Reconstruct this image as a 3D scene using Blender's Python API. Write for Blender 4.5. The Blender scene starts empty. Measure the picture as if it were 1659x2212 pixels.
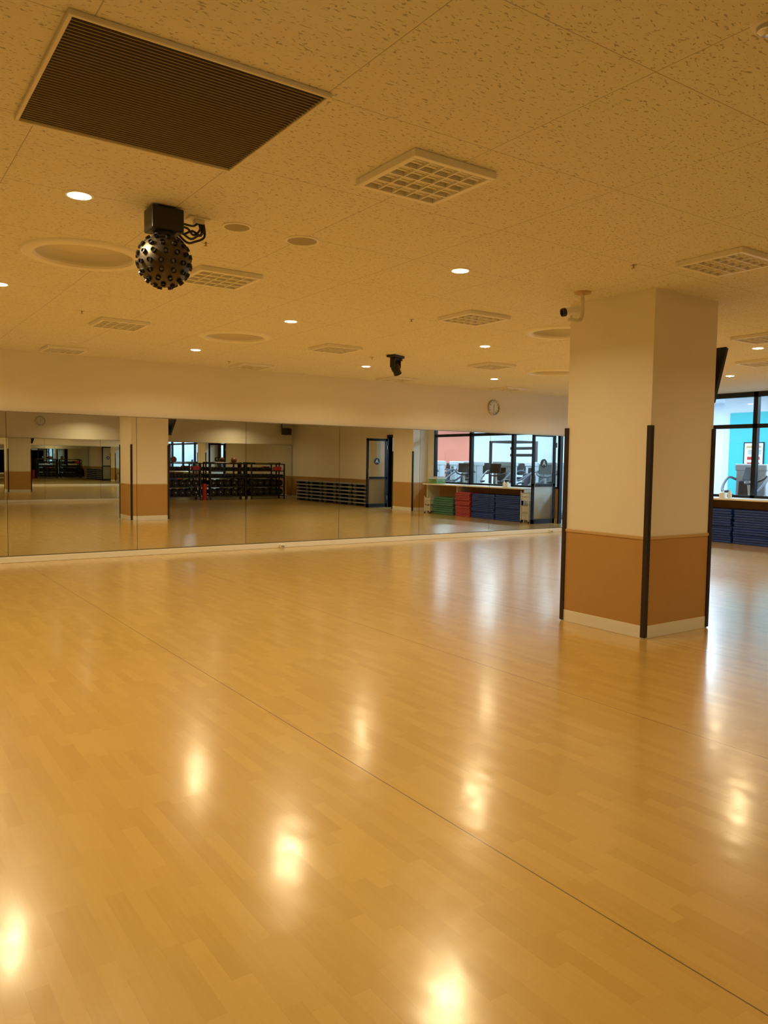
import bpy, bmesh, math, random
from mathutils import Vector, Matrix
random.seed(4)
S=bpy.context.scene
COL=S.collection
EYE=1.48; CH=2.96
MY=11.88      # mirror wall
RX=14.65      # window wall
OY=-4.0       # opposite wall
LX=-4.0       # side wall
# ---------------------------------------------------------------- materials
def mat(name,col,rough=.5,metal=0,spec=.5,bump=None,var=None,emit=None,trans=0,alpha=1,coat=0):
    m=bpy.data.materials.new(name); m.use_nodes=True
    nt=m.node_tree; b=nt.nodes['Principled BSDF']
    b.inputs['Base Color'].default_value=(*col,1); b.inputs['Roughness'].default_value=rough
    b.inputs['Metallic'].default_value=metal; b.inputs['Specular IOR Level'].default_value=spec
    b.inputs['Coat Weight'].default_value=coat
    if trans: b.inputs['Transmission Weight'].default_value=trans
    tc=nt.nodes.new('ShaderNodeTexCoord')
    if var:
        n=nt.nodes.new('ShaderNodeTexNoise'); n.inputs['Scale'].default_value=var[0]; n.inputs['Detail'].default_value=3
        nt.links.new(tc.outputs['Object'],n.inputs['Vector'])
        mx=nt.nodes.new('ShaderNodeMix'); mx.data_type='RGBA'
        mx.inputs[6].default_value=(*[c*(1-var[1]) for c in col],1); mx.inputs[7].default_value=(*[min(1,c*(1+var[1])) for c in col],1)
        nt.links.new(n.outputs['Fac'],mx.inputs[0]); nt.links.new(mx.outputs[2],b.inputs['Base Color'])
    if bump:
        n=nt.nodes.new('ShaderNodeTexNoise'); n.inputs['Scale'].default_value=bump[0]; n.inputs['Detail'].default_value=2
        nt.links.new(tc.outputs['Object'],n.inputs['Vector'])
        bp=nt.nodes.new('ShaderNodeBump'); bp.inputs['Strength'].default_value=bump[1]; bp.inputs['Distance'].default_value=.01
        nt.links.new(n.outputs['Fac'],bp.inputs['Height']); nt.links.new(bp.outputs['Normal'],b.inputs['Normal'])
    if emit:
        b.inputs['Emission Color'].default_value=(*emit[0],1); b.inputs['Emission Strength'].default_value=emit[1]
    return m
class NT:
    def __init__(s,m): s.t=m.node_tree
    def n(s,typ,**k):
        x=s.t.nodes.new(typ)
        for a,v in k.items(): setattr(x,a,v)
        return x
    def m(s,op,a,b=None,c=None):
        x=s.t.nodes.new('ShaderNodeMath'); x.operation=op
        for i,v in enumerate((a,b,c)):
            if v is None: continue
            if isinstance(v,(int,float)): x.inputs[i].default_value=v
            else: s.t.links.new(v,x.inputs[i])
        return x.outputs[0]
    def l(s,a,b): s.t.links.new(a,b)

M={}
M['wall']=mat('wallpaper_cream',(.84,.78,.665),.75,spec=.2,bump=(160,.15))
M['wains']=mat('wainscot_tan',(.50,.285,.095),.55,spec=.3,bump=(200,.08),var=(8,.03))
M['rail']=mat('rail_tan',(.58,.39,.17),.45)
M['base']=mat('baseboard_cream',(.82,.79,.70),.4)
M['guard']=mat('guard_brown',(.018,.010,.007),.45,var=(20,.15))
M['mirror']=mat('mirror_silver',(.78,.80,.75),0.0,metal=1)
M['mirror_edge']=mat('mirror_channel',(.30,.27,.2),.35,metal=.7)
M['white']=mat('white_enamel',(.88,.85,.76),.4,bump=(60,.03))
M['cream']=mat('cream_plastic',(.78,.73,.60),.45)
M['slat']=mat('vent_slats',(.52,.44,.30),.5)
M['duct']=mat('duct_brown',(.10,.08,.05),.8)
M['dark']=mat('dark_void',(.03,.022,.015),.8)
M['black']=mat('black_plastic',(.012,.011,.011),.4,bump=(80,.1))
M['blackm']=mat('black_metal',(.045,.038,.03),.3,metal=.6)
M['bronze']=mat('bronze_black_metal',(.11,.092,.065),.42,metal=.8)
M['rubber']=mat('black_rubber',(.015,.015,.016),.6)
M['steel']=mat('steel',(.55,.55,.55),.25,metal=1)
M['frame']=mat('dark_aluminium',(.012,.014,.02),.35,metal=.3)
M['lampglow']=mat('lamp_lens',(.9,.85,.7),.3,emit=((1,.80,.50),42))
M['gymglow']=mat('gym_lens',(.9,.9,.9),.3,emit=((.85,.94,1),12))
M['tube']=mat('tube_white',(.85,.82,.75),.25)
M['reflector']=mat('reflector',(.42,.36,.26),.3,metal=.3)
M['grille']=mat('speaker_grille',(.40,.34,.22),.6,bump=(300,.3))
M['dome']=mat('dome_inner',(.74,.70,.60),.5)
M['blue']=mat('mat_blue',(.012,.045,.28),.5,bump=(30,.15),var=(5,.15))
M['red']=mat('mat_red',(.38,.055,.07),.5,bump=(30,.15))
M['green']=mat('mat_green',(.05,.17,.12),.5,bump=(30,.15))
M['lime']=mat('bin_green',(.30,.55,.20),.4)
M['basket']=mat('basket_white',(.72,.68,.6),.45)
M['grey']=mat('step_grey',(.25,.255,.26),.5,bump=(90,.2))
M['stepleg']=mat('step_black',(.03,.03,.03),.5)
M['counter']=mat('counter_cream',(.82,.79,.72),.35)
M['gwall']=mat('gym_white',(.70,.75,.80),.7)
M['gfloor']=mat('gym_carpet',(.25,.26,.29),.8,var=(12,.15))
M['coral']=mat('gym_coral',(.80,.26,.18),.6)
M['teal']=mat('gym_teal',(.05,.52,.56),.6)
M['mwhite']=mat('machine_white',(.55,.60,.65),.3)
M['mgrey']=mat('machine_grey',(.09,.11,.14),.45)
M['pad']=mat('machine_pad',(.03,.03,.035),.5)
M['ball']=mat('ball_brown',(.16,.06,.02),.5)
M['redp']=mat('red_plastic',(.50,.03,.02),.4)
M['screen']=mat('screen_black',(.004,.004,.005),.12)
M['face']=mat('clock_face',(.82,.80,.74),.4)
M['lens']=mat('lens_glass',(.25,.24,.20),.08,spec=.9)
def thin(name,tint,gl,frost=0):
    m=bpy.data.materials.new(name); m.use_nodes=True; nt=m.node_tree
    nt.nodes.clear(); o=nt.nodes.new('ShaderNodeOutputMaterial'); mx=nt.nodes.new('ShaderNodeMixShader')
    t=nt.nodes.new('ShaderNodeBsdfTransparent'); t.inputs[0].default_value=(*tint,1)
    if frost:
        g=nt.nodes.new('ShaderNodeBsdfTranslucent'); g.inputs[0].default_value=(.8,.84,.86,1)
    else:
        g=nt.nodes.new('ShaderNodeBsdfGlossy'); g.inputs['Roughness'].default_value=0.02
    mx.inputs[0].default_value=gl
    nt.links.new(t.outputs[0],mx.inputs[1]); nt.links.new(g.outputs[0],mx.inputs[2]); nt.links.new(mx.outputs[0],o.inputs[0])
    return m
M['glass']=thin('window_glass',(.93,.96,.96),.05)
M['frost']=thin('frosted_glass',(.8,.85,.87),.75,1)
# floor
def floor_mat():
    m=mat('floor_wood',(.6,.4,.15),.2,spec=.5); k=NT(m); b=m.node_tree.nodes['Principled BSDF']
    tc=k.n('ShaderNodeTexCoord'); sp=k.n('ShaderNodeSeparateXYZ'); k.l(tc.outputs['Object'],sp.inputs[0])
    x,y=sp.outputs[0],sp.outputs[1]
    W,L=.062,.36
    row=k.m('FLOOR',k.m('DIVIDE',x,W))
    wn=k.n('ShaderNodeTexWhiteNoise',noise_dimensions='1D'); k.l(row,wn.inputs['W'])
    yy=k.m('ADD',k.m('DIVIDE',y,L),k.m('MULTIPLY',wn.outputs['Value'],7.3))
    colid=k.m('FLOOR',yy)
    cb=k.n('ShaderNodeCombineXYZ'); k.l(row,cb.inputs[0]); k.l(colid,cb.inputs[1])
    w2=k.n('ShaderNodeTexWhiteNoise',noise_dimensions='2D'); k.l(cb.outputs[0],w2.inputs['Vector'])
    cg=k.n('ShaderNodeCombineXYZ'); k.l(k.m('ADD',k.m('MULTIPLY',x,70),k.m('MULTIPLY',w2.outputs['Value'],40)),cg.inputs[0]); k.l(k.m('MULTIPLY',y,3.5),cg.inputs[1])
    gr=k.n('ShaderNodeTexNoise'); gr.inputs['Scale'].default_value=1; gr.inputs['Detail'].default_value=4; k.l(cg.outputs[0],gr.inputs['Vector'])
    f=k.m('ADD',k.m('MULTIPLY',w2.outputs['Value'],.52),k.m('MULTIPLY',gr.outputs['Fac'],.52))
    cr=k.n('ShaderNodeValToRGB'); e=cr.color_ramp.elements
    e[0].position=.1; e[0].color=(.56,.345,.072,1); e[1].position=1; e[1].color=(.68,.45,.12,1)
    k.l(f,cr.inputs[0])
    fx=k.m('FRACT',k.m('DIVIDE',x,W)); fy=k.m('FRACT',yy)
    jx=k.m('LESS_THAN',fx,.02); jy=k.m('LESS_THAN',fy,.004)
    j=k.m('MULTIPLY',k.m('MAXIMUM',jx,jy),.08)
    sx=k.m('ABSOLUTE',k.m('SUBTRACT',k.m('FRACT',k.m('DIVIDE',k.m('SUBTRACT',x,2.01-.9),1.81)),.5))
    seam=k.m('MULTIPLY',k.m('LESS_THAN',sx,.0016),.75)
    dk=k.m('SUBTRACT',1,k.m('MAXIMUM',j,seam))
    mul=k.n('ShaderNodeVectorMath',operation='SCALE'); k.l(cr.outputs[0],mul.inputs[0]); k.l(dk,mul.inputs['Scale'])
    k.l(mul.outputs[0],b.inputs['Base Color'])
    n1=k.n('ShaderNodeTexNoise'); n1.inputs['Scale'].default_value=9; n1.inputs['Detail'].default_value=5; n1.inputs['Roughness'].default_value=.6; k.l(tc.outputs['Object'],n1.inputs['Vector'])
    b.inputs['Roughness'].default_value=.32
    b.inputs['Coat Weight'].default_value=1; b.inputs['Coat IOR'].default_value=1.6; k.l(k.m('ADD',.10,k.m('MULTIPLY',n1.outputs['Fac'],.16)),b.inputs['Coat Roughness'])
    cs=k.n('ShaderNodeCombineXYZ'); k.l(k.m('MULTIPLY',x,10),cs.inputs[0]); k.l(k.m('MULTIPLY',y,5.5),cs.inputs[1])
    n2=k.n('ShaderNodeTexNoise'); n2.inputs['Scale'].default_value=1; n2.inputs['Detail'].default_value=0; k.l(cs.outputs[0],n2.inputs['Vector'])
    bp=k.n('ShaderNodeBump'); bp.inputs['Strength'].default_value=.3; bp.inputs['Distance'].default_value=.0035
    k.l(n2.outputs['Fac'],bp.inputs['Height']); k.l(bp.outputs['Normal'],b.inputs['Coat Normal'])
    return m
M['floor']=floor_mat()
def ceil_mat():
    m=mat('ceiling_rockwool',(.8,.76,.68),.85,spec=.1); k=NT(m); b=m.node_tree.nodes['Principled BSDF']
    tc=k.n('ShaderNodeTexCoord'); sp=k.n('ShaderNodeSeparateXYZ'); k.l(tc.outputs['Object'],sp.inputs[0])
    x,y=sp.outputs[0],sp.outputs[1]
    def joint(c,o):
        a=k.m('ABSOLUTE',k.m('SUBTRACT',k.m('FRACT',k.m('DIVIDE',k.m('SUBTRACT',c,o-.455),.91)),.5))
        return k.m('LESS_THAN',a,.0024)
    J=k.m('MAXIMUM',joint(x,.725),joint(y,.10))
    cv=k.n('ShaderNodeCombineXYZ'); k.l(k.m('MULTIPLY',x,38),cv.inputs[0]); k.l(k.m('MULTIPLY',y,92),cv.inputs[1])
    n=k.n('ShaderNodeTexNoise'); n.inputs['Scale'].default_value=1; n.inputs['Detail'].default_value=1.5; n.inputs['Distortion'].default_value=.7; k.l(cv.outputs[0],n.inputs['Vector'])
    mr=k.n('ShaderNodeMapRange'); mr.inputs['From Min'].default_value=.62; mr.inputs['From Max'].default_value=.66; k.l(n.outputs['Fac'],mr.inputs['Value'])
    D=k.m('MAXIMUM',k.m('MULTIPLY',J,.42),k.m('MULTIPLY',mr.outputs[0],.44))
    mul=k.n('ShaderNodeVectorMath',operation='SCALE'); mul.inputs[0].default_value=(.80,.765,.645); k.l(k.m('SUBTRACT',1,D),mul.inputs['Scale'])
    k.l(mul.outputs[0],b.inputs['Base Color'])
    bp=k.n('ShaderNodeBump'); bp.inputs['Strength'].default_value=.5; bp.inputs['Distance'].default_value=.003
    k.l(k.m('SUBTRACT',1,D),bp.inputs['Height']); k.l(bp.outputs['Normal'],b.inputs['Normal'])
    return m
M['ceil']=ceil_mat()
# ---------------------------------------------------------------- mesh helpers
def finish(name,bm,m,smooth=False,parent=None,bevel=0,loc=None):
    me=bpy.data.meshes.new(name); bmesh.ops.recalc_face_normals(bm,faces=bm.faces[:]); bm.to_mesh(me); bm.free()
    if smooth:
        for p in me.polygons: p.use_smooth=True
        try: me.set_sharp_from_angle(angle=math.radians(35))
        except Exception: pass
    o=bpy.data.objects.new(name,me); COL.objects.link(o)
    if isinstance(m,str): m=M[m]
    me.materials.append(m)
    if bevel:
        md=o.modifiers.new('bevel','BEVEL'); md.width=bevel; md.segments=2; md.limit_method='ANGLE'
    if parent: o.parent=parent
    if loc: o.location=loc
    return o
def addbox(bm,a,b,rot=None,piv=None):
    x0,y0,z0=a; x1,y1,z1=b
    vs=[Vector((x,y,z)) for z in (z0,z1) for y in (y0,y1) for x in (x0,x1)]
    if rot is not None:
        c=Vector(piv) if piv else (Vector(a)+Vector(b))/2
        vs=[rot@(v-c)+c for v in vs]
    v=[bm.verts.new(p) for p in vs]
    for f in ((0,2,3,1),(4,5,7,6),(0,1,5,4),(2,6,7,3),(0,4,6,2),(1,3,7,5)): bm.faces.new([v[i] for i in f])
def boxes(name,lst,m,parent=None,bevel=0,**k):
    bm=bmesh.new()
    for t in lst: addbox(bm,*t)
    return finish(name,bm,m,parent=parent,bevel=bevel,**k)
def box(name,a,b,m,parent=None,bevel=0,**k): return boxes(name,[(a,b)],m,parent,bevel,**k)
def addlathe(bm,prof,n=32,mtx=None,cap=True):
    mtx=mtx or Matrix()
    rings=[]
    for r,z in prof:
        if r<1e-5: rings.append([bm.verts.new(mtx@Vector((0,0,z)))])
        else: rings.append([bm.verts.new(mtx@Vector((r*math.cos(2*math.pi*i/n),r*math.sin(2*math.pi*i/n),z))) for i in range(n)])
    for a,b in zip(rings,rings[1:]):
        if len(a)==1 and len(b)==1: continue
        for i in range(n):
            j=(i+1)%n
            if len(a)==1: bm.faces.new((a[0],b[j],b[i]))
            elif len(b)==1: bm.faces.new((a[i],a[j],b[0]))
            else: bm.faces.new((a[i],a[j],b[j],b[i]))
def lathe(name,prof,m,parent=None,n=32,mtx=None,**k):
    bm=bmesh.new(); addlathe(bm,prof,n,mtx); return finish(name,bm,m,smooth=True,parent=parent,**k)
def axis(p,q):
    d=Vector(q)-Vector(p); return Matrix.Translation(Vector(p))@d.to_track_quat('Z','Y').to_matrix().to_4x4(),d.length
def addcyl(bm,p,q,r,n=12,r2=None):
    mt,L=axis(p,q); addlathe(bm,[(0,0),(r,0),(r2 if r2 else r,L),(0,L)],n,mt)
def cyls(name,lst,m,parent=None,n=14):
    bm=bmesh.new()
    for t in lst: addcyl(bm,t[0],t[1],t[2],n)
    return finish(name,bm,m,smooth=True,parent=parent)
def addtube(bm,pts,r,n=8):
    pts=[Vector(p) for p in pts]; P=[]
    for i in range(len(pts)-1):
        p0=pts[max(i-1,0)];p1=pts[i];p2=pts[i+1];p3=pts[min(i+2,len(pts)-1)]
        for s in range(6):
            t=s/6; P.append(.5*((2*p1)+(p2-p0)*t+(2*p0-5*p1+4*p2-p3)*t*t+(3*p1-p0-3*p2+p3)*t**3))
    P.append(pts[-1]); rings=[]
    for i,p in enumerate(P):
        d=(P[min(i+1,len(P)-1)]-P[max(i-1,0)]).normalized()
        a=d.cross(Vector((.31,.94,.12))).normalized(); b=d.cross(a)
        rings.append([bm.verts.new(p+r*(a*math.cos(6.2832*j/n)+b*math.sin(6.2832*j/n))) for j in range(n)])
    for a,b in zip(rings,rings[1:]):
        for j in range(n): bm.faces.new((a[j],a[(j+1)%n],b[(j+1)%n],b[j]))
    bm.faces.new(rings[0]); bm.faces.new(rings[-1][::-1])
def tube(name,paths,r,m,parent=None,n=8):
    bm=bmesh.new()
    for p in paths: addtube(bm,p,r,n)
    return finish(name,bm,m,smooth=True,parent=parent)
def thing(name,label,cat,loc=(0,0,0),rz=0,group=None):
    e=bpy.data.objects.new(name,None); COL.objects.link(e); e.location=loc; e.rotation_euler=(0,0,rz)
    e.empty_display_size=.1; e['label']=label; e['category']=cat
    if group: e['group']=group
    return e
def tag(o,label,cat,group=None):
    o['label']=label; o['category']=cat
    if group: o['group']=group
    return o
def struct(o): o['kind']='structure'; return o
def dup(root,loc,rz=None,label=None):
    c=root.copy(); COL.objects.link(c); c.location=loc
    if rz is not None: c.rotation_euler=(0,0,rz)
    if label: c['label']=label
    for ch in root.children:
        d=ch.copy(); COL.objects.link(d); d.parent=c
        for g in ch.children:
            h=g.copy(); COL.objects.link(h); h.parent=d
    return c
def textmesh(name,s,size,m,parent=None,loc=(0,0,0),rot=(0,0,0)):
    cu=bpy.data.curves.new(name,'FONT'); cu.body=s; cu.size=size; cu.align_x='CENTER'; cu.align_y='CENTER'; cu.extrude=.0008
    t=bpy.data.objects.new('tmp',cu); COL.objects.link(t); bpy.context.view_layer.update()
    me=bpy.data.meshes.new_from_object(t.evaluated_get(bpy.context.evaluated_depsgraph_get()))
    bpy.data.objects.remove(t); o=bpy.data.objects.new(name,me); COL.objects.link(o)
    me.materials.clear(); me.materials.append(M[m]); o.location=loc; o.rotation_euler=rot
    if parent: o.parent=parent
    return o
# ---------------------------------------------------------------- room shell
T=.15
COVES=[(1.47,6.0),(3.87,8.77),(6.62,6.1),(9.35,8.82)]
struct(box('floor',(LX,OY,-.1),(RX+T,MY+T,0),'floor'))
ceil=struct(box('ceiling',(LX,OY,CH),(RX+T,MY+T,CH+.2),'ceil'))
# real recesses cut into the ceiling slab for the large round rings
cb=bmesh.new()
for x,y in COVES: addlathe(cb,[(0,-.1),(.345,-.1),(.345,.12),(0,.12)],64,Matrix.Translation((x,y,CH)))
cut=finish('cutter',cb,'dome')
md=ceil.modifiers.new('cut','BOOLEAN'); md.object=cut; md.operation='DIFFERENCE'; md.solver='EXACT'
bpy.context.view_layer.update()
newme=bpy.data.meshes.new_from_object(ceil.evaluated_get(bpy.context.evaluated_depsgraph_get()))
ceil.modifiers.clear(); ceil.data=newme; bpy.data.objects.remove(cut)
while len(newme.materials)>1: newme.materials.pop()
for p in newme.polygons: p.material_index=0
struct(box('wall_back',(LX,MY,0),(RX+T,MY+T,CH),'wall'))
struct(box('wall_front',(LX,OY-T,0),(RX+T,OY,CH),'wall'))
struct(box('wall_left',(LX-T,OY,0),(LX,MY,CH),'wall'))
DH=2.28; D2=(2.72,3.6); D1=(10.13,10.98); SILL=.87; WY=[5.10,6.76,8.47,10.13]
struct(boxes('wall_right',[((RX,OY,0),(RX+T,D2[0],CH)),((RX,D2[0],DH),(RX+T,D2[1],CH)),((RX,D2[1],0),(RX+T,WY[0],CH)),
   ((RX,D1[1],0),(RX+T,MY,CH))],'wall'))
struct(box('wall_right_sill',(RX,WY[0],0),(RX+T,WY[3],SILL),'wains'))
ws=[(OY,D2[0]-.04),(D2[1]+.04,3.75),(4.8,WY[0])]
struct(boxes('trim_1',[((RX-.012,a,.11),(RX,b,.85)) for a,b in ws]+[((LX,OY,.11),(LX+.012,MY,.85))],'wains'))
struct(boxes('trim_2',[((RX-.03,a,.85),(RX,b,.885)) for a,b in ws]+[((LX,OY,.85),(LX+.03,MY,.885))],'rail',bevel=.004))
struct(boxes('baseboard_right',[((RX-.02,a,0),(RX,b,.11)) for a,b in ws]+[((RX-.02,WY[0],0),(RX,WY[3]-.05,.11))],'base',bevel=.003))
struct(box('baseboard_left',(LX,OY,0),(LX+.02,MY,.11),'base',bevel=.003))
struct(box('baseboard_back',(LX,MY-.06,0),(RX,MY,.085),'base',bevel=.006))
struct(box('baseboard_front',(LX,OY,0),(RX,OY+.06,.085),'base',bevel=.006))
# mirrors
def mirror_row(xs,y,sgn,label,group):
    for a,b in zip(xs,xs[1:]):
        e=box('wall_mirror',(a+.003,min(y,y+sgn*.012),.10),(b-.003,max(y,y+sgn*.012),2.10),'mirror')
        tag(e,label,'mirror',group)
base=[1.83+1.795*k for k in range(-3,8)]
xs=[x for x in base if x<RX-.3]+[RX-.02]
mirror_row(xs,MY-.03,-1,'tall frameless mirror panel fixed along studio wall','mirrors on the long studio wall')
mirror_row(xs,OY+.03,1,'frameless mirror panel on wall behind weight racks','mirrors on the opposite studio wall')
for nm,y0,y1 in (('trim_3',MY-.045,MY),('trim_4',OY,OY+.045)):
    struct(boxes(nm,[((xs[0],y0,.085),(RX-.01,y1,.098)),((xs[0],y0,2.10),(RX-.01,y1,2.112))],'mirror_edge'))
for nm,y0,y1 in (('trim_5',MY-.029,MY),('trim_6',OY,OY+.029)):
    struct(box(nm,(xs[0],y0,.1),(RX-.01,y1,2.1),'dark'))
for X in (6.07,12.6):
    e=thing('floor_outlet','small beige outlet box on the baseboard','outlet',(X,MY-.085,.0),group='outlets along mirror baseboard')
    box('housing',(-.045,-.02,0.0),(.045,.025,.055),'cream',e,bevel=.006)
    box('cover',(-.03,-.023,.012),(.03,-.02,.043),'reflector',e)
# windows
for i,(a,b) in enumerate(zip(WY,WY[1:])):
    e=bpy.data.objects.new('window_%d'%(i+1),None); COL.objects.link(e); e.location=(RX+.075,(a+b)/2,0); struct(e)
    h=(b-a)/2; w=.045; d=.05
    boxes('frame',[((-d,-h,SILL),(d,-h+w,CH)),((-d,h-w,SILL),(d,h,CH)),((-d,-h,SILL),(d,h,SILL+.05)),((-d,-h,CH-.1),(d,h,CH)),((-d,-h,DH-.03),(d,h,DH+.05))],'frame',e)
    box('glass',(-.004,-h+w,SILL+.05),(.004,h-w,CH-.1),'glass',e)
e=bpy.data.objects.new('window_4',None); COL.objects.link(e); e.location=(RX+.075,(D1[0]+D1[1])/2,0); struct(e)
h=(D1[1]-D1[0])/2
boxes('frame',[((-.05,-h,DH-.03),(.05,h,DH+.05)),((-.05,-h,CH-.1),(.05,h,CH)),((-.05,-h,DH),(.05,-h+.045,CH)),((-.05,h-.045,DH),(.05,h,CH)),
   ((-.05,-h,0),(.05,-h+.04,DH)),((-.05,h-.04,0),(.05,h,DH))],'frame',e)
box('glass',(-.004,-h+.04,DH+.05),(.004,h-.04,CH-.1),'glass',e)
struct(boxes('trim_7',[((RX-.03,D2[0]-.05,0),(RX+T+.02,D2[0],DH+.05)),((RX-.03,D2[1],0),(RX+T+.02,D2[1]+.05,DH+.05)),((RX-.03,D2[0]-.05,DH),(RX+T+.02,D2[1]+.05,DH+.09))],'frame'))
def door(n,hy):
    e=bpy.data.objects.new('door_%d'%n,None); COL.objects.link(e); e.location=(RX-.035,hy,0); struct(e)
    W=.80;H=2.24;s=.075;t=.02
    boxes('leaf_frame',[((-s,-t,.01),(0,t,H)),((-W,-t,.01),(-W+s,t,H)),((-W,-t,.01),(0,t,.12)),((-W,-t,H-.08),(0,t,H)),((-W,-t,.93),(0,t,1.0))],'frame',e)
    box('frosted_panel',(-W+s,-.005,.12),(-s,.005,.93),'frost',e)
    box('glass_pane',(-W+s,-.005,1.0),(-s,.005,H-.08),'glass',e)
    tube('handle',[[(-W+.04,.02,.95),(-W+.04,.065,.97),(-W+.04,.065,1.2),(-W+.04,.02,1.22)]],.011,'steel',e)
    sg=lathe('sign',[(0,-.008),(.11,-.008),(.11,.008),(0,.008)],'black',e,mtx=Matrix.Translation((-.40,0,1.5))@Matrix.Rotation(math.pi/2,4,'X'))
    textmesh('letter','A',.17,'white',sg,(-.40,.0105,1.5),(math.pi/2,0,math.pi))
    textmesh('letter','A',.17,'white',sg,(-.40,-.0105,1.5),(math.pi/2,0,0))
    boxes('hinge',[((-.01,-.03,.25),(.03,.03,.37)),((-.01,-.03,1.9),(.03,.03,2.02))],'steel',e)
door(1,D1[0]-.07); door(2,D2[0]-.03)
# ---------------------------------------------------------------- columns
def column(name,x0,y0,x1,y1,label,guards,group=None):
    e=thing(name,label,'column',((x0+x1)/2,(y0+y1)/2,0)); hx=(x1-x0)/2; hy=(y1-y0)/2
    def r(d,a,b,n,m,bv=0): return box(n,(-hx-d,-hy-d,a),(hx+d,hy+d,b),m,e,bevel=bv)
    r(0,.0,CH,'shaft','wall')
    r(.006,.11,.85,'wainscot','wains'); r(.014,.85,.878,'chair_rail','rail',.005); r(.009,0,.11,'baseboard','base',.003)
    w=.024;t=.018
    for sx,sy in guards:
        cx=sx*hx; cy=sy*hy
        L=[]
        xa,xb=sorted((cx+sx*t,cx-sx*w)); ya,yb=sorted((cy+sy*t,cy+sy*.0)); L.append(((xa,ya,.012),(xb,yb,1.82)))
        xa,xb=sorted((cx+sx*t,cx)); ya,yb=sorted((cy,cy-sy*w)); L.append(((xa,ya,.012),(xb,yb,1.82)))
        boxes('corner_guard',L,'guard',e)
    return e
column('column',5.575,4.13,6.475,5.05,'square cream column with tan wainscot and dark corner guards',[(-1,-1),(1,-1),(-1,1),(1,1)])
column('column',14.1,3.75,RX-.001,4.8,'cream wall pilaster with tan wainscot beside glass door',[(-1,-1),(-1,1)])
# ---------------------------------------------------------------- ceiling fixtures
e=thing('ventilation_grille','large square dark slatted air grille set in ceiling','air vent',(1.145,3.295,CH))
h=.505;w=.016
boxes('frame',[((-h,-h,-.02),(h,-h+w,0)),((-h,h-w,-.02),(h,h,0)),((-h,-h+w,-.02),(-h+w,h-w,0)),((h-w,-h+w,-.02),(h,h-w,0))],'cream',e,bevel=.003)
bm=bmesh.new(); R=Matrix.Rotation(math.radians(30),3,'X')
n=42
for i in range(n):
    y=-h+w+(i+.5)*(2*h-2*w)/n
    addbox(bm,(-h+w,y-.0065,-.012),(h-w,y+.0065,-.0095),R)
finish('louver_slats',bm,'slat',parent=e)
box('duct_backing',(-h+w,-h+w,-.002),(h-w,h-w,-.0005),'duct',e)
def troffer():
    e=thing('ceiling_light','unlit square white ceiling light with parabolic louver','light',(2.5,3.28,CH),group='square louvered ceiling lights')
    h=.26;w=.032;d=-.038
    boxes('frame',[((-h,-h,d),(h,-h+w,0)),((-h,h-w,d),(h,h,0)),((-h,-h+w,d),(-h+w,h-w,0)),((h-w,-h+w,d),(h,h-w,0))],'white',e,bevel=.004)
    i=h-w; L=[]
    for k in range(1,4):
        p=-i+2*i*k/4; L.append(((-i,p-.005,-.035),(i,p+.005,-.004)))
    for k in range(1,5):
        p=-i+2*i*k/5; L.append(((p-.004,-i,-.035),(p+.004,i,-.004)))
    boxes('louver_grid',L,'white',e)
    box('reflector',(-i,-i,-.003),(i,i,-.0005),'reflector',e)
    for k in range(4):
        p=-i+2*i*(k+.5)/4
        cyls('lamp_tube',[((-i,p-.014,-.016),(i,p-.014,-.016),.009),((-i,p+.016,-.016),(i,p+.016,-.016),.009)],'tube',e,n=10)
    return e
t0=troffer()
tp=[(2.52,6.02),(5.26,6.05),(5.25,3.28),(2.5,8.75),(5.28,8.8),(8.02,8.8),(2.48,11.3),(5.26,11.3),(8.05,11.3),(10.75,11.3),(10.6,6.05),(8.6,4.9)]
for x,y in tp: dup(t0,(x,y,CH))
def downlight(x,y,cool=False):
    e=thing('downlight','small round recessed downlight glowing warm white','light',(x,y,CH),group='round recessed downlights')
    lathe('trim_ring',[(.062,-.001),(.064,-.008),(.078,-.007),(.084,0),(.084,.0005)],'white',e)
    lathe('lens',[(0,-.016),(.03,-.0145),(.05,-.011),(.063,-.001)],'lampglow',e)
    return e
d0=downlight(1.12,4.68)
DL=[(1.12,4.68)]
for x in (-1.6,1.12,3.92,6.67,9.35,12.05):
    for y in (10.18,7.45,4.68,1.95,-3.0):
        X,Y=x,y
        if (x,y)==(1.12,4.68): continue
        if y==1.95 and x in (-1.6,9.35,3.92): continue
        if y==1.95 and x==1.12: X,Y=1.25,2.18
        if y==-3.0 and x not in (6.67,12.05,1.12): continue
        if x==9.35 and y==4.68: Y=5.4
        if x==6.67 and y==4.68: continue
        if x==12.05 and y==7.45: X,Y=11.85,7.3
        DL.append((X,Y)); dup(d0,(X,Y,CH))
for x,y in DL:
    l=bpy.data.lights.new('downlight_lamp','AREA'); l.shape='DISK'; l.size=.11; l.energy=20.5; l.color=(1,.778,.42); l.spread=math.radians(152)
    o=bpy.data.objects.new('downlight_lamp',l); o.location=(x,y,CH-.019); COL.objects.link(o)
def cove(x,y):
    e=thing('ceiling_disc','large shallow round cream recess ring on ceiling, unlit','ceiling fixture',(x,y,CH),group='large round ceiling rings')
    lathe('ring',[(.342,.03),(.335,-.005),(.345,-.022),(.37,-.030),(.405,-.026),(.428,-.012),(.434,0)],'white',e,n=64)
    lathe('inner_bowl',[(0,.095),(.24,.092),(.30,.075),(.335,.03),(.340,.0)],'dome',e,n=64)
    return e
c0=cove(*COVES[0])
for p in COVES[1:]: dup(c0,(*p,CH))
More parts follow.
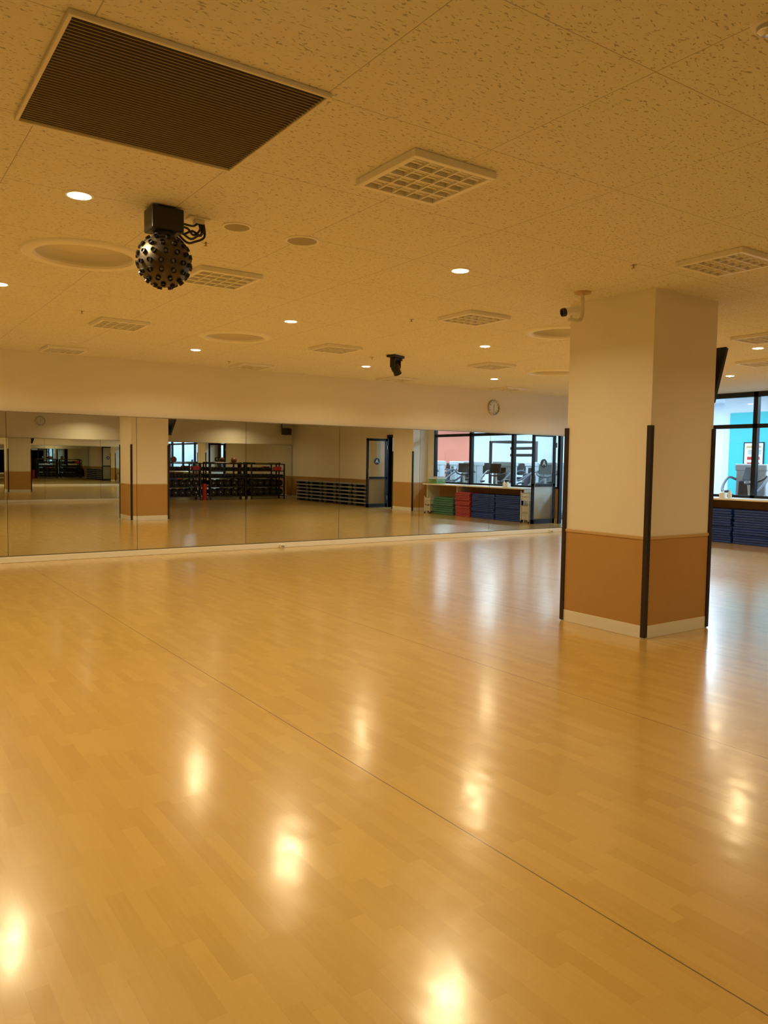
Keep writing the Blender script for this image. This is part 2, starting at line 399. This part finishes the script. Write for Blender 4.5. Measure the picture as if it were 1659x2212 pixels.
for x,y,s in [(2.08,4.69,1),(2.56,4.71,1.25)]:
    e=thing('ceiling_speaker','round flush ceiling speaker with tan mesh grille','speaker',(x,y,CH),group='round flush ceiling speakers')
    lathe('rim',[(.078*s,-.003),(.08*s,-.009),(.092*s,-.007),(.095*s,0)],'white',e,n=40)
    lathe('grille',[(0,-.006),(.078*s,-.005)],'grille',e,n=40)
for x,y in [(2.06,5.16),(4.83,3.78),(4.86,6.57),(2.0,8.3),(4.79,11.08),(6.18,9.28)]:
    e=thing('ceiling_sprinkler','tiny brass sprinkler head poking from ceiling','ceiling sprinkler',(x,y,CH),group='small ceiling sprinkler heads')
    lathe('escutcheon',[(0,-.004),(.022,-.004),(.028,0),(.028,.004),(0,.004)],'steel',e,n=20)
    lathe('nozzle',[(.0,.004),(.006,.003),(.006,-.02),(.014,-.022),(.014,-.026),(0,-.026)],'rail',e,n=16)
for x,y,l in [(2.43,10.55,'round white smoke detector on the ceiling'),(2.57,1.50,'round white ceiling sensor with chrome ring')]:
    e=thing('smoke_detector',l,'detector',(x,y,CH))
    lathe('base',[(0,-.012),(.05,-.012),(.055,0)],'white',e,n=30); lathe('cap',[(0,-.038),(.022,-.036),(.034,-.026),(.036,-.012)],'cream' if y>5 else 'steel',e,n=30)
# ---------------------------------------------------------------- sphere effect light
e=thing('disco_ball_light','black sphere effect light studded with lenses hanging from ceiling','stage light',(1.585,4.62,CH))
box('housing',(-.095,-.08,-.145),(.095,.08,-.012),'black',e,bevel=.008)
boxes('mount_plate',[((-.05,-.05,-.012),(.05,.05,0))],'black',e)
BC=Vector((0,0,-.308)); BR=.150
cyls('neck',[((0,0,-.145),(0,0,-.172),.06)],'black',e,n=30)
bm=bmesh.new(); bmesh.ops.create_uvsphere(bm,u_segments=48,v_segments=28,radius=BR,matrix=Matrix.Translation(BC))
ball=finish('ball',bm,'bronze',smooth=True,parent=e)
bm=bmesh.new(); bl=bmesh.new()
for row in range(8):
    th=math.radians(20+row*20); k=max(1,round(14*math.sin(th)))
    for i in range(k):
        ph=2*math.pi*(i+.5*(row%2)+.13*row)/k
        d=Vector((math.sin(th)*math.cos(ph),math.sin(th)*math.sin(ph),math.cos(th)))
        mt=Matrix.Translation(BC+d*(BR-.003))@d.to_track_quat('Z','Y').to_matrix().to_4x4()
        addlathe(bm,[(.0155,0),(.0155,.017),(.0120,.017),(.0115,.006)],14,mt)
        addlathe(bl,[(0,.010),(.007,.009),(.0118,.006)],12,mt)
r=finish('lens_tubes',bm,'black',smooth=True,parent=ball); r['kind']='stuff'
r=finish('lens_glasses',bl,'lens',smooth=True,parent=ball); r['kind']='stuff'
boxes('outlet_plate',[((.17,.02,-.012),(.30,.11,0)),((.21,.04,-.035),(.27,.09,-.012))],'cream',e,bevel=.003)
tube('cables',[[(.09,.0,-.09),(.15,.02,-.085),(.20,.05,-.11),(.245,.06,-.07),(.24,.06,-.03)],[(.09,-.02,-.12),(.16,.0,-.15),(.215,.03,-.12),(.265,.05,-.08),(.25,.06,-.03)],
  [(.09,.02,-.06),(.15,.02,-.065),(.2,.05,-.055),(.235,.06,-.03)],[(.08,0,-.13),(.14,0,-.175),(.2,.03,-.155),(.27,.05,-.11),(.27,.06,-.03)],[(.09,.03,-.1),(.13,.03,-.12),(.19,.04,-.09),(.255,.07,-.1),(.26,.07,-.03)]],.007,'black',e)
# moving head
e=thing('moving_head_light','black moving head spotlight mounted under ceiling','stage light',(6.32,8.9,CH),rz=.4)
boxes('mount_plate',[((-.13,-.07,-.035),(.13,.07,0)),((.06,-.05,-.07),(.11,.05,-.03))],'black',e,bevel=.006)
boxes('yoke',[((-.085,-.04,-.17),(-.065,.04,-.03)),((.065,-.04,-.17),(.085,.04,-.03)),((-.085,-.04,-.06),(.085,.04,-.035))],'black',e,bevel=.005)
lathe('head',[(0,-.10),(.04,-.09),(.06,-.05),(.062,.03),(.052,.05),(.056,.10),(.05,.10),(.045,.085),(0,.08)],'black',e,n=24,mtx=Matrix.Translation((0,0,-.17))@Matrix.Rotation(math.radians(155),4,'X'))
# cctv camera
e=thing('security_camera','cream bullet camera on curved ceiling pipe beside column','camera',(5.24,4.62,CH))
lathe('ceiling_plate',[(0,-.016),(.066,-.016),(.074,0)],'rail',e,n=30)
tube('pipe',[[(0,0,-.01),(0,0,-.10),(0,0,-.19),(-.02,0,-.235),(-.06,0,-.25),(-.16,0,-.25)]],.017,'cream',e,n=14)
mt=Matrix.Translation((-.17,-.02,-.185))@Matrix.Rotation(math.radians(-20),4,'Z')@Matrix.Rotation(math.radians(-103),4,'Y')
cyls('bracket',[((-.15,-.01,-.25),(-.15,-.015,-.19),.012)],'cream',e)
lathe('body',[(0,-.085),(.030,-.085),(.034,-.075),(.034,.05),(0,.05)],'white',e,n=24,mtx=mt)
lathe('lens_hood',[(0,.062),(.02,.063),(.025,.078),(.035,.078),(.036,.048),(.0,.048)],'black',e,n=24,mtx=mt)
# television on column
e=thing('television','black flat television tilted down on column bracket','television',(6.475,4.62,2.32))
R=Matrix.Rotation(math.radians(19),3,'Y')
boxes('bracket',[((.002,-.1,-.1),(.04,.1,.1)),((.03,-.03,-.03),(.13,.03,.03))],'black',e)
boxes('casing',[((.112,-.46,-.27),(.155,.46,.27),R)],'black',e,bevel=.006)
boxes('screen',[((.1555,-.44,-.25),(.157,.44,.25),R,(.1335,0,0))],'screen',e)
# wall speaker
e=thing('wall_speaker','black box speaker mounted high in room corner','speaker',(14.25,-3.7,2.62),rz=math.radians(135))
box('cabinet',(-.22,-.13,-.13),(.22,.13,.13),'black',e,bevel=.015); box('grille',(-.20,-.136,-.11),(.20,-.128,.11),'rubber',e)
boxes('bracket',[((-.03,.12,-.02),(.03,.20,.02)),((-.05,.19,-.12),(.05,.2,.34))],'black',e)
# clocks
def clock(loc,rz,label):
    e=thing('wall_clock',label,'clock',loc,rz=rz)
    mt=Matrix.Rotation(math.pi/2,4,'X')
    lathe('rim',[(.135,.028),(.142,.036),(.155,.03),(.158,0),(.0,0)],'steel',e,n=48,mtx=mt)
    f=lathe('dial',[(0,.012),(.138,.012)],'face',e,n=48,mtx=mt)
    bm=bmesh.new()
    for i in range(12):
        a=i*math.pi/6; c=Vector((math.sin(a)*.126,-.0135,math.cos(a)*.126)); addbox(bm,c-Vector((.002,.0005,.007)),c+Vector((.002,.0005,.007)),Matrix.Rotation(a,3,'Y'))
    finish('tick_marks',bm,'black',parent=f)
    for i in range(1,13):
        a=i*math.pi/6; textmesh('numeral',str(i),.032,'black',f,(math.sin(a)*.104,-.0135,math.cos(a)*.104),(math.pi/2,0,0))
    def hand(n,a,L,w,y):
        boxes(n,[((-w,y-.001,-.02),(w,y,L),Matrix.Rotation(a,3,'Y'),(0,y,0))],'black',e)
    hand('hour_hand',math.radians(10),.065,.004,-.017); hand('minute_hand',math.radians(176),.095,.003,-.020)
clock((10.9,MY,2.62),0,'round silver-rimmed wall clock above mirror')
clock((5.31,OY,2.68),math.pi,'round silver-rimmed wall clock on opposite wall')
# ---------------------------------------------------------------- counter, mats, baskets
e=thing('long_counter','long cream shelf counter beneath interior windows','counter',(14.34,7.6,0))
box('worktop',(-.31,-2.2,.835),(.309,1.88,.87),'counter',e,bevel=.005)
boxes('support_panel',[((-.18,y-.012,0),(.28,y+.012,.835)) for y in (-2.15,-.78,1.86)],'counter',e)
def matstack(n,x,y,w,d,th,m,name,label,cat,group,z=0):
    bm=bmesh.new(); addbox(bm,(-w/2,-d/2,0),(w/2,d/2,th*.95)); o=finish(name,bm,m,bevel=th*.28)
    tag(o,label,cat,group); o.location=(x,y,z)
    for i in range(1,n):
        c=o.copy(); COL.objects.link(c); c.location=(x+random.uniform(-.014,.014),y+random.uniform(-.014,.014),z+i*th); c.rotation_euler=(0,0,random.uniform(-.01,.01))
matstack(14,14.33,8.02,.54,.90,.047,'blue','exercise_mat','dark blue foam exercise mat stacked under counter','mat','blue exercise mats')
matstack(14,14.33,8.96,.54,.90,.047,'blue','exercise_mat','dark blue foam exercise mat stacked under counter','mat','blue exercise mats')
matstack(15,14.33,7.18,.54,.62,.045,'red','exercise_mat','red foam exercise mat stacked under counter','mat','red exercise mats')
matstack(8,14.33,6.32,.54,.90,.062,'green','exercise_mat','green foam exercise mat stacked under counter','mat','green exercise mats')
def addbasket(bm,cx,cy,z,w,d,h,t=.006):
    for (a,b) in (((cx-w/2,cy-d/2,z),(cx+w/2,cy+d/2,z+t)),((cx-w/2,cy-d/2,z+h-.02),(cx+w/2,cy-d/2+t,z+h)),((cx-w/2,cy+d/2-t,z+h-.02),(cx+w/2,cy+d/2,z+h)),
        ((cx-w/2,cy-d/2,z+h-.02),(cx-w/2+t,cy+d/2,z+h)),((cx+w/2-t,cy-d/2,z+h-.02),(cx+w/2,cy+d/2,z+h)),
        ((cx-w/2,cy-d/2,z+h*.45),(cx-w/2+t,cy+d/2,z+h*.55)),((cx-w/2,cy-d/2,z+h*.45),(cx+w/2,cy-d/2+t,z+h*.55)),((cx-w/2,cy+d/2-t,z+h*.45),(cx+w/2,cy+d/2,z+h*.55))): addbox(bm,a,b)
    k=8
    for i in range(k+1):
        yy=cy-d/2+i*d/k; addbox(bm,(cx-w/2,yy-.008,z),(cx-w/2+t,yy+.008,z+h)); addbox(bm,(cx+w/2-t,yy-.008,z),(cx+w/2,yy+.008,z+h))
        xx=cx-w/2+i*w/k; addbox(bm,(xx-.008,cy-d/2,z),(xx+.008,cy-d/2+t,z+h)); addbox(bm,(xx-.008,cy+d/2-t,z),(xx+.008,cy+d/2,z+h))
def trolley(x,y,levels,H,label,w=.36,d=.26):
    e=thing('basket_trolley',label,'basket trolley',(x,y,0))
    for z,h in levels:
        bm=bmesh.new(); addbasket(bm,0,0,z,w,d,h); finish('basket',bm,'basket',parent=e)
    cyls('post',[((sx*(w/2+.008),sy*(d/2+.008),.04),(sx*(w/2+.008),sy*(d/2+.008),H),.009) for sx in(-1,1) for sy in (-1,1)],'basket',e,n=10)
    for sx in (-1,1):
        for sy in (-1,1): cyls('caster',[((sx*(w/2),sy*(d/2)-.01,.02),(sx*(w/2),sy*(d/2)+.01,.02),.02)],'rubber',e,n=12)
trolley(14.16,9.68,[(.08,.36),(.56,.2)],.80,'white two-tier wire basket trolley beside blue mats')
trolley(14.2,5.64,[(.07,.16),(.27,.2)],.5,'white plastic basket trolley beside green mats',.34,.24)
for i,(z,mm) in enumerate([(.871,'lime'),(.941,'lime'),(1.011,'basket')]):
    bm=bmesh.new(); addbasket(bm,0,0,0,.30,.42,.066,.006)
    o=finish('storage_tray',bm,mm); o.location=(14.3,5.72,z); tag(o,('light green' if i<2 else 'white')+' plastic tray stacked on the counter','tray','stacked plastic trays')
e=thing('spray_bottle','white pump bottle standing on counter','bottle',(14.22,8.66,.8705))
lathe('bottle_body',[(0,0),(.036,0),(.038,.01),(.038,.10),(.02,.13),(.014,.14),(0,.14)],'white',e,n=24)
lathe('pump',[(0,.14),(.013,.14),(.013,.158),(.005,.16),(.005,.18),(.016,.182),(.016,.19),(0,.19)],'cream',e,n=16)
e=thing('tissue_box','white tissue box on the counter','box',(14.22,8.80,.8705))
box('carton',(-.06,-.05,0),(.06,.05,.10),'white',e,bevel=.006); box('tissue',(-.03,-.004,.10),(.03,.004,.14),'face',e)
# ---------------------------------------------------------------- step platforms
bm=bmesh.new(); addbox(bm,(-.2,-.46,.08),(.2,.46,.125)); st=thing('step_platform','grey aerobic step platform stacked against wall','step platform',(14.34,-2.2,0),group='stacked aerobic steps')
finish('deck',bm,'grey',parent=st,bevel=.01)
boxes('riser',[((-.19,-.42,0),(.19,-.24,.08)),((-.19,.24,0),(.19,.42,.08))],'stepleg',st,bevel=.008)
for k in range(5):
    for i in range(6):
        if k==0 and i==0: continue
        dup(st,(14.34+random.uniform(-.012,.012),-2.2+k*1.0,i*.1255))
# ---------------------------------------------------------------- weight racks
def rack(x0,x1):
    w=x1-x0; e=thing('weight_rack','black steel storage rack loaded with barbells and weights','weight rack',((x0+x1)/2,-3.62,0),group='weight racks against mirror')
    h=w/2; d=.22
    boxes('upright',[((sx*h-.025,sy*d-.02,0),(sx*h+.025,sy*d+.02,1.36)) for sx in(-1,1) for sy in (-1,1)],'blackm',e)
    for z in (.12,.46,.80,1.06,1.32):
        boxes('shelf',[((-h,d-.02,z),(h,d+.02,z+.035)),((-h,-d-.02,z),(h,-d+.02,z+.035)),((-h,-.02,z),(h,.02,z+.02))],'blackm',e)
    return e
RK=[(9.3,10.6),(10.98,12.38),(12.62,14.0)]
pm=thing('weight_plate','round black rubber weight plate standing on rack','weight plate',(0,0,0),group='round weight plates on racks')
mtY=Matrix.Rotation(-math.pi/2,4,'X')
lathe('disc',[(.02,-.02),(.045,-.02),(.05,-.012),(.095,-.012),(.10,-.022),(.118,-.022),(.124,-.012),(.124,.012),(.118,.022),(.10,.022),(.095,.012),(.05,.012),(.045,.02),(.02,.02)],'rubber',pm,n=28,mtx=mtY)
lathe('hub',[(.012,-.022),(.022,-.022),(.022,.022),(.012,.022)],'steel',pm,n=18,mtx=mtY)
bb=thing('dumbbell','short black dumbbell with steel grip on rack','dumbbell',(0,0,0),group='dumbbells on racks')
cyls('grip',[((0,-.07,0),(0,.07,0),.014)],'steel',bb)
for s in (-1,1): lathe('head',[(0,-.04),(.05,-.04),(.058,-.03),(.058,.03),(.05,.04),(0,.04)],'rubber',bb,n=16,mtx=Matrix.Translation((0,s*.1,0))@mtY)
br=thing('barbell','long thin black barbell lying on rack top','barbell',(0,0,0),group='barbells on racks')
cyls('bar',[((-.58,0,0),(.58,0,0),.014)],'steel',br); cyls('sleeve',[((-.60,0,0),(-.48,0,0),.022),((.48,0,0),(.60,0,0),.022)],'rubber',br)
fp=fb=fr=True
BINS=(10.42,13.72)
for a,b in RK:
    rack(a,b); n=5; w=b-a
    for z in (.155,.495):
        for i in range(n):
            for yy in (-3.48,-3.56,-3.64):
                x=a+.145+(w-.29)*i/(n-1); p=(x,yy,z+.124)
                if fp: pm.location=p; fp=False
                else: dup(pm,p)
    for z in (.835,1.095):
        for i in range(9):
            x=a+.085+(w-.17)*i/8; p=(x,-3.56,z+.058)
            if z>1 and any(abs(x-q)<.21 for q in BINS): continue
            if fb: bb.location=p; fb=False
            else: dup(bb,p)
    for i in range(3):
        p=((a+b)/2,-3.80+i*.13,1.355+.022)
        if fr: br.location=p; fr=False
        else: dup(br,p)
def medball(x,y,z,r,m,label):
    bm=bmesh.new(); bmesh.ops.create_uvsphere(bm,u_segments=32,v_segments=18,radius=r)
    for v in bm.verts:
        if abs(v.co.z)<r*.09: v.co.x*=.985; v.co.y*=.985
    o=finish('medicine_ball',bm,m,smooth=True); o.location=(x,y,z); tag(o,label,'ball')
medball(11.9,-3.40,1.36+.111,.11,'ball','brown leather medicine ball on top of rack'); medball(9.6,-3.40,1.36+.111,.11,'ball','brown leather medicine ball on top of rack')
for x in BINS:
    e=thing('storage_bin','small red plastic bin on weight rack','bin',(x,-3.45,1.096),group='red bins on racks')
    boxes('bin_body',[((-.13,-.1,.0),(.13,.1,.012)),((-.13,-.1,0),(-.12,.1,.13)),((.12,-.1,0),(.13,.1,.13)),((-.13,.09,0),(.13,.1,.13)),((-.13,-.1,0),(.13,-.09,.13))],'redp',e,bevel=.004)
    box('lid',(-.135,-.105,.13),(.135,.105,.145),'redp',e,bevel=.004)
o=lathe('foam_roller',[(.03,0),(.075,0),(.08,.01),(.08,.59),(.075,.6),(.03,.6),(.03,0)],'redp',n=32,loc=(10.79,-3.5,0))
tag(o,'red foam roller standing between weight racks','foam roller')
# ---------------------------------------------------------------- adjoining gym
GX=22.0; GC=3.4; GY0=-7.0; GY1=15.0; gx=RX+T
struct(box('floor_gym',(gx,GY0,-.1),(GX,GY1,-.0),'gfloor'))
struct(box('ceiling_gym',(gx,GY0,GC),(GX,GY1,GC+.1),'gwall'))
struct(box('wall_far',(GX,GY0,0),(GX+.1,GY1,GC),'gwall'))
struct(box('wall_gym_left',(gx,GY1,0),(GX,GY1+.1,GC),'gwall'))
struct(box('wall_gym_right',(gx,GY0-.1,0),(GX,GY0,GC),'gwall'))
struct(boxes('wall_divider',[((gx-.02,GY0,0),(gx,OY-T,GC)),((gx-.02,MY+T,0),(gx,GY1,GC)),((gx-.02,GY0,CH+.2),(gx,GY1,GC))],'gwall'))
struct(box('wall_coral',(GX-.04,-4.8,0),(GX,-1.6,GC),'coral'))
for x,y in [(17,-4),(17,-1),(17,2),(17,5),(17,8),(17,11),(17,13.5),(20,-4),(20,-1),(20,2),(20,5),(20,8),(20,11),(20,13.5)]:
    e=thing('ceiling_panel_light','bright cool white square panel light in gym ceiling','light',(x,y,GC),group='gym ceiling panel lights')
    boxes('frame',[((-.32,-.32,-.02),(.32,-.30,0)),((-.32,.30,-.02),(.32,.32,0)),((-.32,-.3,-.02),(-.3,.3,0)),((.3,-.3,-.02),(.32,.3,0))],'mwhite',e)
    box('diffuser',(-.3,-.3,-.012),(.3,.3,-.002),'gymglow',e)
    l=bpy.data.lights.new('gym_lamp','AREA'); l.shape='SQUARE'; l.size=.6; l.energy=125; l.color=(.62,.82,1)
    o=bpy.data.objects.new('gym_lamp',l); o.location=(x,y,GC-.03); COL.objects.link(o)
e=thing('gym_column','white gym pillar faced with teal board','column',(19.3,11.0,0))
box('shaft',(0,-1.1,0),(.7,1.0,GC),'gwall',e); box('teal_panel',(-.02,-1.1,0),(0,.82,2.9),'teal',e)
e=thing('poster','framed white notice poster with red lettering on pillar','poster',(19.27,11.12,1.35))
box('board',(-.012,-.25,0),(0,.25,.75),'face',e); boxes('frame',[((-.018,-.275,-.025),(.0,-.25,.775)),((-.018,.25,-.025),(.0,.275,.775)),((-.018,-.275,-.025),(0,.275,0)),((-.018,-.275,.75),(0,.275,.775))],'frame',e)
boxes('heading',[((-.0135,-.2,.62),(-.0125,.2,.68))],'rail',e)
boxes('red_block',[((-.0135,-.17,.32),(-.0125,.17,.40)),((-.0135,-.17,.21),(-.0125,.17,.25))],'redp',e)
boxes('text_lines',[((-.0135,-.2,z),(-.0125,.15,z+.012)) for z in (.08,.11,.14,.47,.50,.53,.56)],'mgrey',e)
def machine():
    e=thing('weight_machine','white and grey selectorized weight machine in gym','gym machine',(0,0,0),group='gym weight machines')
    boxes('base_frame',[((-.6,-.35,0),(.6,-.27,.08)),((-.6,.27,0),(.6,.35,.08)),((-.6,-.35,0),(-.5,.35,.08)),((.45,-.35,0),(.55,.35,.08)),((-.6,-.04,0),(.5,.04,.08))],'mwhite',e,bevel=.015)
    boxes('stack_shroud',[((.25,-.33,.08),(.33,.33,1.42)),((.33,-.33,.08),(.58,-.27,1.42)),((.33,.27,.08),(.58,.33,1.42)),((.22,-.35,1.40),(.62,.35,1.55))],'mwhite',e,bevel=.03)
    boxes('weight_stack',[((.37,-.18,.1+i*.05),(.54,.18,.145+i*.05)) for i in range(14)],'mgrey',e)
    box('console',(.215,-.12,1.15),(.25,.12,1.36),'screen',e,bevel=.01)
    boxes('seat',[((-.42,-.2,.42),(0.02,.2,.50)),((-.2,-.05,.06),(-.1,.05,.42))],'pad',e,bevel=.03)
    boxes('backrest',[((.02,-.2,.55),(.10,.2,1.18),Matrix.Rotation(math.radians(8),3,'Y'))],'pad',e,bevel=.03)
    for s in (-1,1):
        tube('press_arm',[[(.28,s*.33,1.2),(.1,s*.42,1.25),(-.2,s*.42,1.1),(-.42,s*.36,.95),(-.44,s*.22,.95)]],.028,'mgrey',e,n=10)
        tube('side_guard',[[(-.1,s*.34,.06),(-.12,s*.36,.6),(-.05,s*.36,.8),(.1,s*.35,.85),(.26,s*.33,.8)]],.03,'mgrey',e,n=10)
    return e
m0=machine(); m0.location=(16.4,9.6,0); m0.rotation_euler=(0,0,.2)
for x,y,r in [(16.4,7.9,.1),(16.3,6.2,-.3),(16.4,4.4,.2),(16.3,2.6,.0),(18.6,8.6,.3),(18.3,6.9,2.9),(18.4,5.2,.2),(18.0,1.6,.4),(18.0,-.2,2.6),(16.4,.6,.1),(16.5,11.3,-.4)]:
    dup(m0,(x,y,0),r)
def bike():
    e=thing('exercise_bike','upright exercise bike with black console and grey shroud','exercise bike',(0,0,0),group='gym exercise bikes')
    boxes('base',[((-.5,-.22,0),(-.42,.22,.06)),((.42,-.22,0),(.5,.22,.06)),((-.45,-.04,.03),(.45,.04,.09))],'mgrey',e,bevel=.015)
    lathe('flywheel_shroud',[(0,-.06),(.24,-.06),(.27,-.04),(.27,.04),(.24,.06),(0,.06)],'mwhite',e,n=30,mtx=Matrix.Translation((.18,0,.40))@Matrix.Rotation(math.pi/2,4,'X'))
    cyls('post',[((-.2,0,.08),(-.3,0,.95),.035),((.25,0,.5),(.35,0,1.25),.035)],'mwhite',e)
    boxes('saddle',[((-.42,-.1,.95),(-.2,.1,1.02))],'pad',e,bevel=.03)
    boxes('console',[((.32,-.17,1.2),(.37,.17,1.48),Matrix.Rotation(math.radians(-15),3,'Y'))],'screen',e,bevel=.015)
    tube('handlebar',[[(.1,-.25,1.3),(.2,-.26,1.22),(.34,-.15,1.15),(.36,0,1.13),(.34,.15,1.15),(.2,.26,1.22),(.1,.25,1.3)]],.02,'pad',e,n=10)
    cyls('crank',[((.05,-.16,.25),(.18,-.1,.4),.015),((.31,.16,.55),(.18,.1,.4),.015),((.18,-.1,.4),(.18,.1,.4),.02)],'steel',e)
    return e
b0=bike(); b0.location=(15.7,8.8,0); b0.rotation_euler=(0,0,2.6)
for x,y,r in [(15.7,7.0,2.9),(15.75,5.3,2.4),(15.7,3.4,3.0),(20.4,9.3,3.1),(20.4,8.2,3.1),(20.4,7.0,3.1),(20.4,5.8,3.1),(20.3,.6,3.1),(20.3,-.6,3.1)]: dup(b0,(x,y,0),r)
def powerrack(x,y):
    e=thing('power_rack','tall black steel power rack in gym','power rack',(x,y,0))
    boxes('post',[((sx-.04,sy-.04,0),(sx+.04,sy+.04,2.3)) for sx in (-.55,.55) for sy in (-.6,.6)],'black',e)
    boxes('crossbeam',[((-.59,sy-.04,z),(.59,sy+.04,z+.07)) for sy in (-.6,.6) for z in (0,2.23)]+[((sx-.04,-.6,2.23),(sx+.04,.6,2.3)) for sx in (-.55,.55)],'black',e)
    cyls('bar',[((-.5,-1.05,1.3),(-.5,1.05,1.3),.016)],'steel',e)
    boxes('storage_pegs',[((.40,-.58,z),(.55,.58,z+.10)) for z in (.5,.9,1.4,1.75,2.0)],'rubber',e)
    bm=bmesh.new()
    for s in (-.95,-.85,.85,.95): addcyl(bm,(-.5,s-.03,1.3),(-.5,s+.03,1.3),.21,28)
    finish('loaded_plate',bm,'rubber',smooth=True,parent=e)
powerrack(19.9,3.1)
# ---------------------------------------------------------------- camera, world, colour
ex=Vector((2432,-74,1679)).normalized(); ey=Vector((-1163,-124,1679)); ey=(ey-ex*ey.dot(ex)).normalized(); ez=ex.cross(ey)
cam=bpy.data.cameras.new('camera'); co=bpy.data.objects.new('camera',cam); COL.objects.link(co)
cam.sensor_fit='VERTICAL'; cam.sensor_height=36; cam.sensor_width=27; cam.lens=36*1679/2212; cam.clip_start=.05; cam.clip_end=100
X=Vector((ex.x,ey.x,ez.x)); Y=-Vector((ex.y,ey.y,ez.y)); Z=-Vector((ex.z,ey.z,ez.z))
mw=Matrix((X,Y,Z)).transposed().to_4x4(); mw.translation=Vector((0,0,EYE)); co.matrix_world=mw
S.camera=co
w=bpy.data.worlds.new('world'); S.world=w; w.use_nodes=True
w.node_tree.nodes['Background'].inputs[0].default_value=(.05,.04,.03,1); w.node_tree.nodes['Background'].inputs[1].default_value=.2
S.view_settings.view_transform='Standard'; S.view_settings.look='None'; S.view_settings.exposure=0
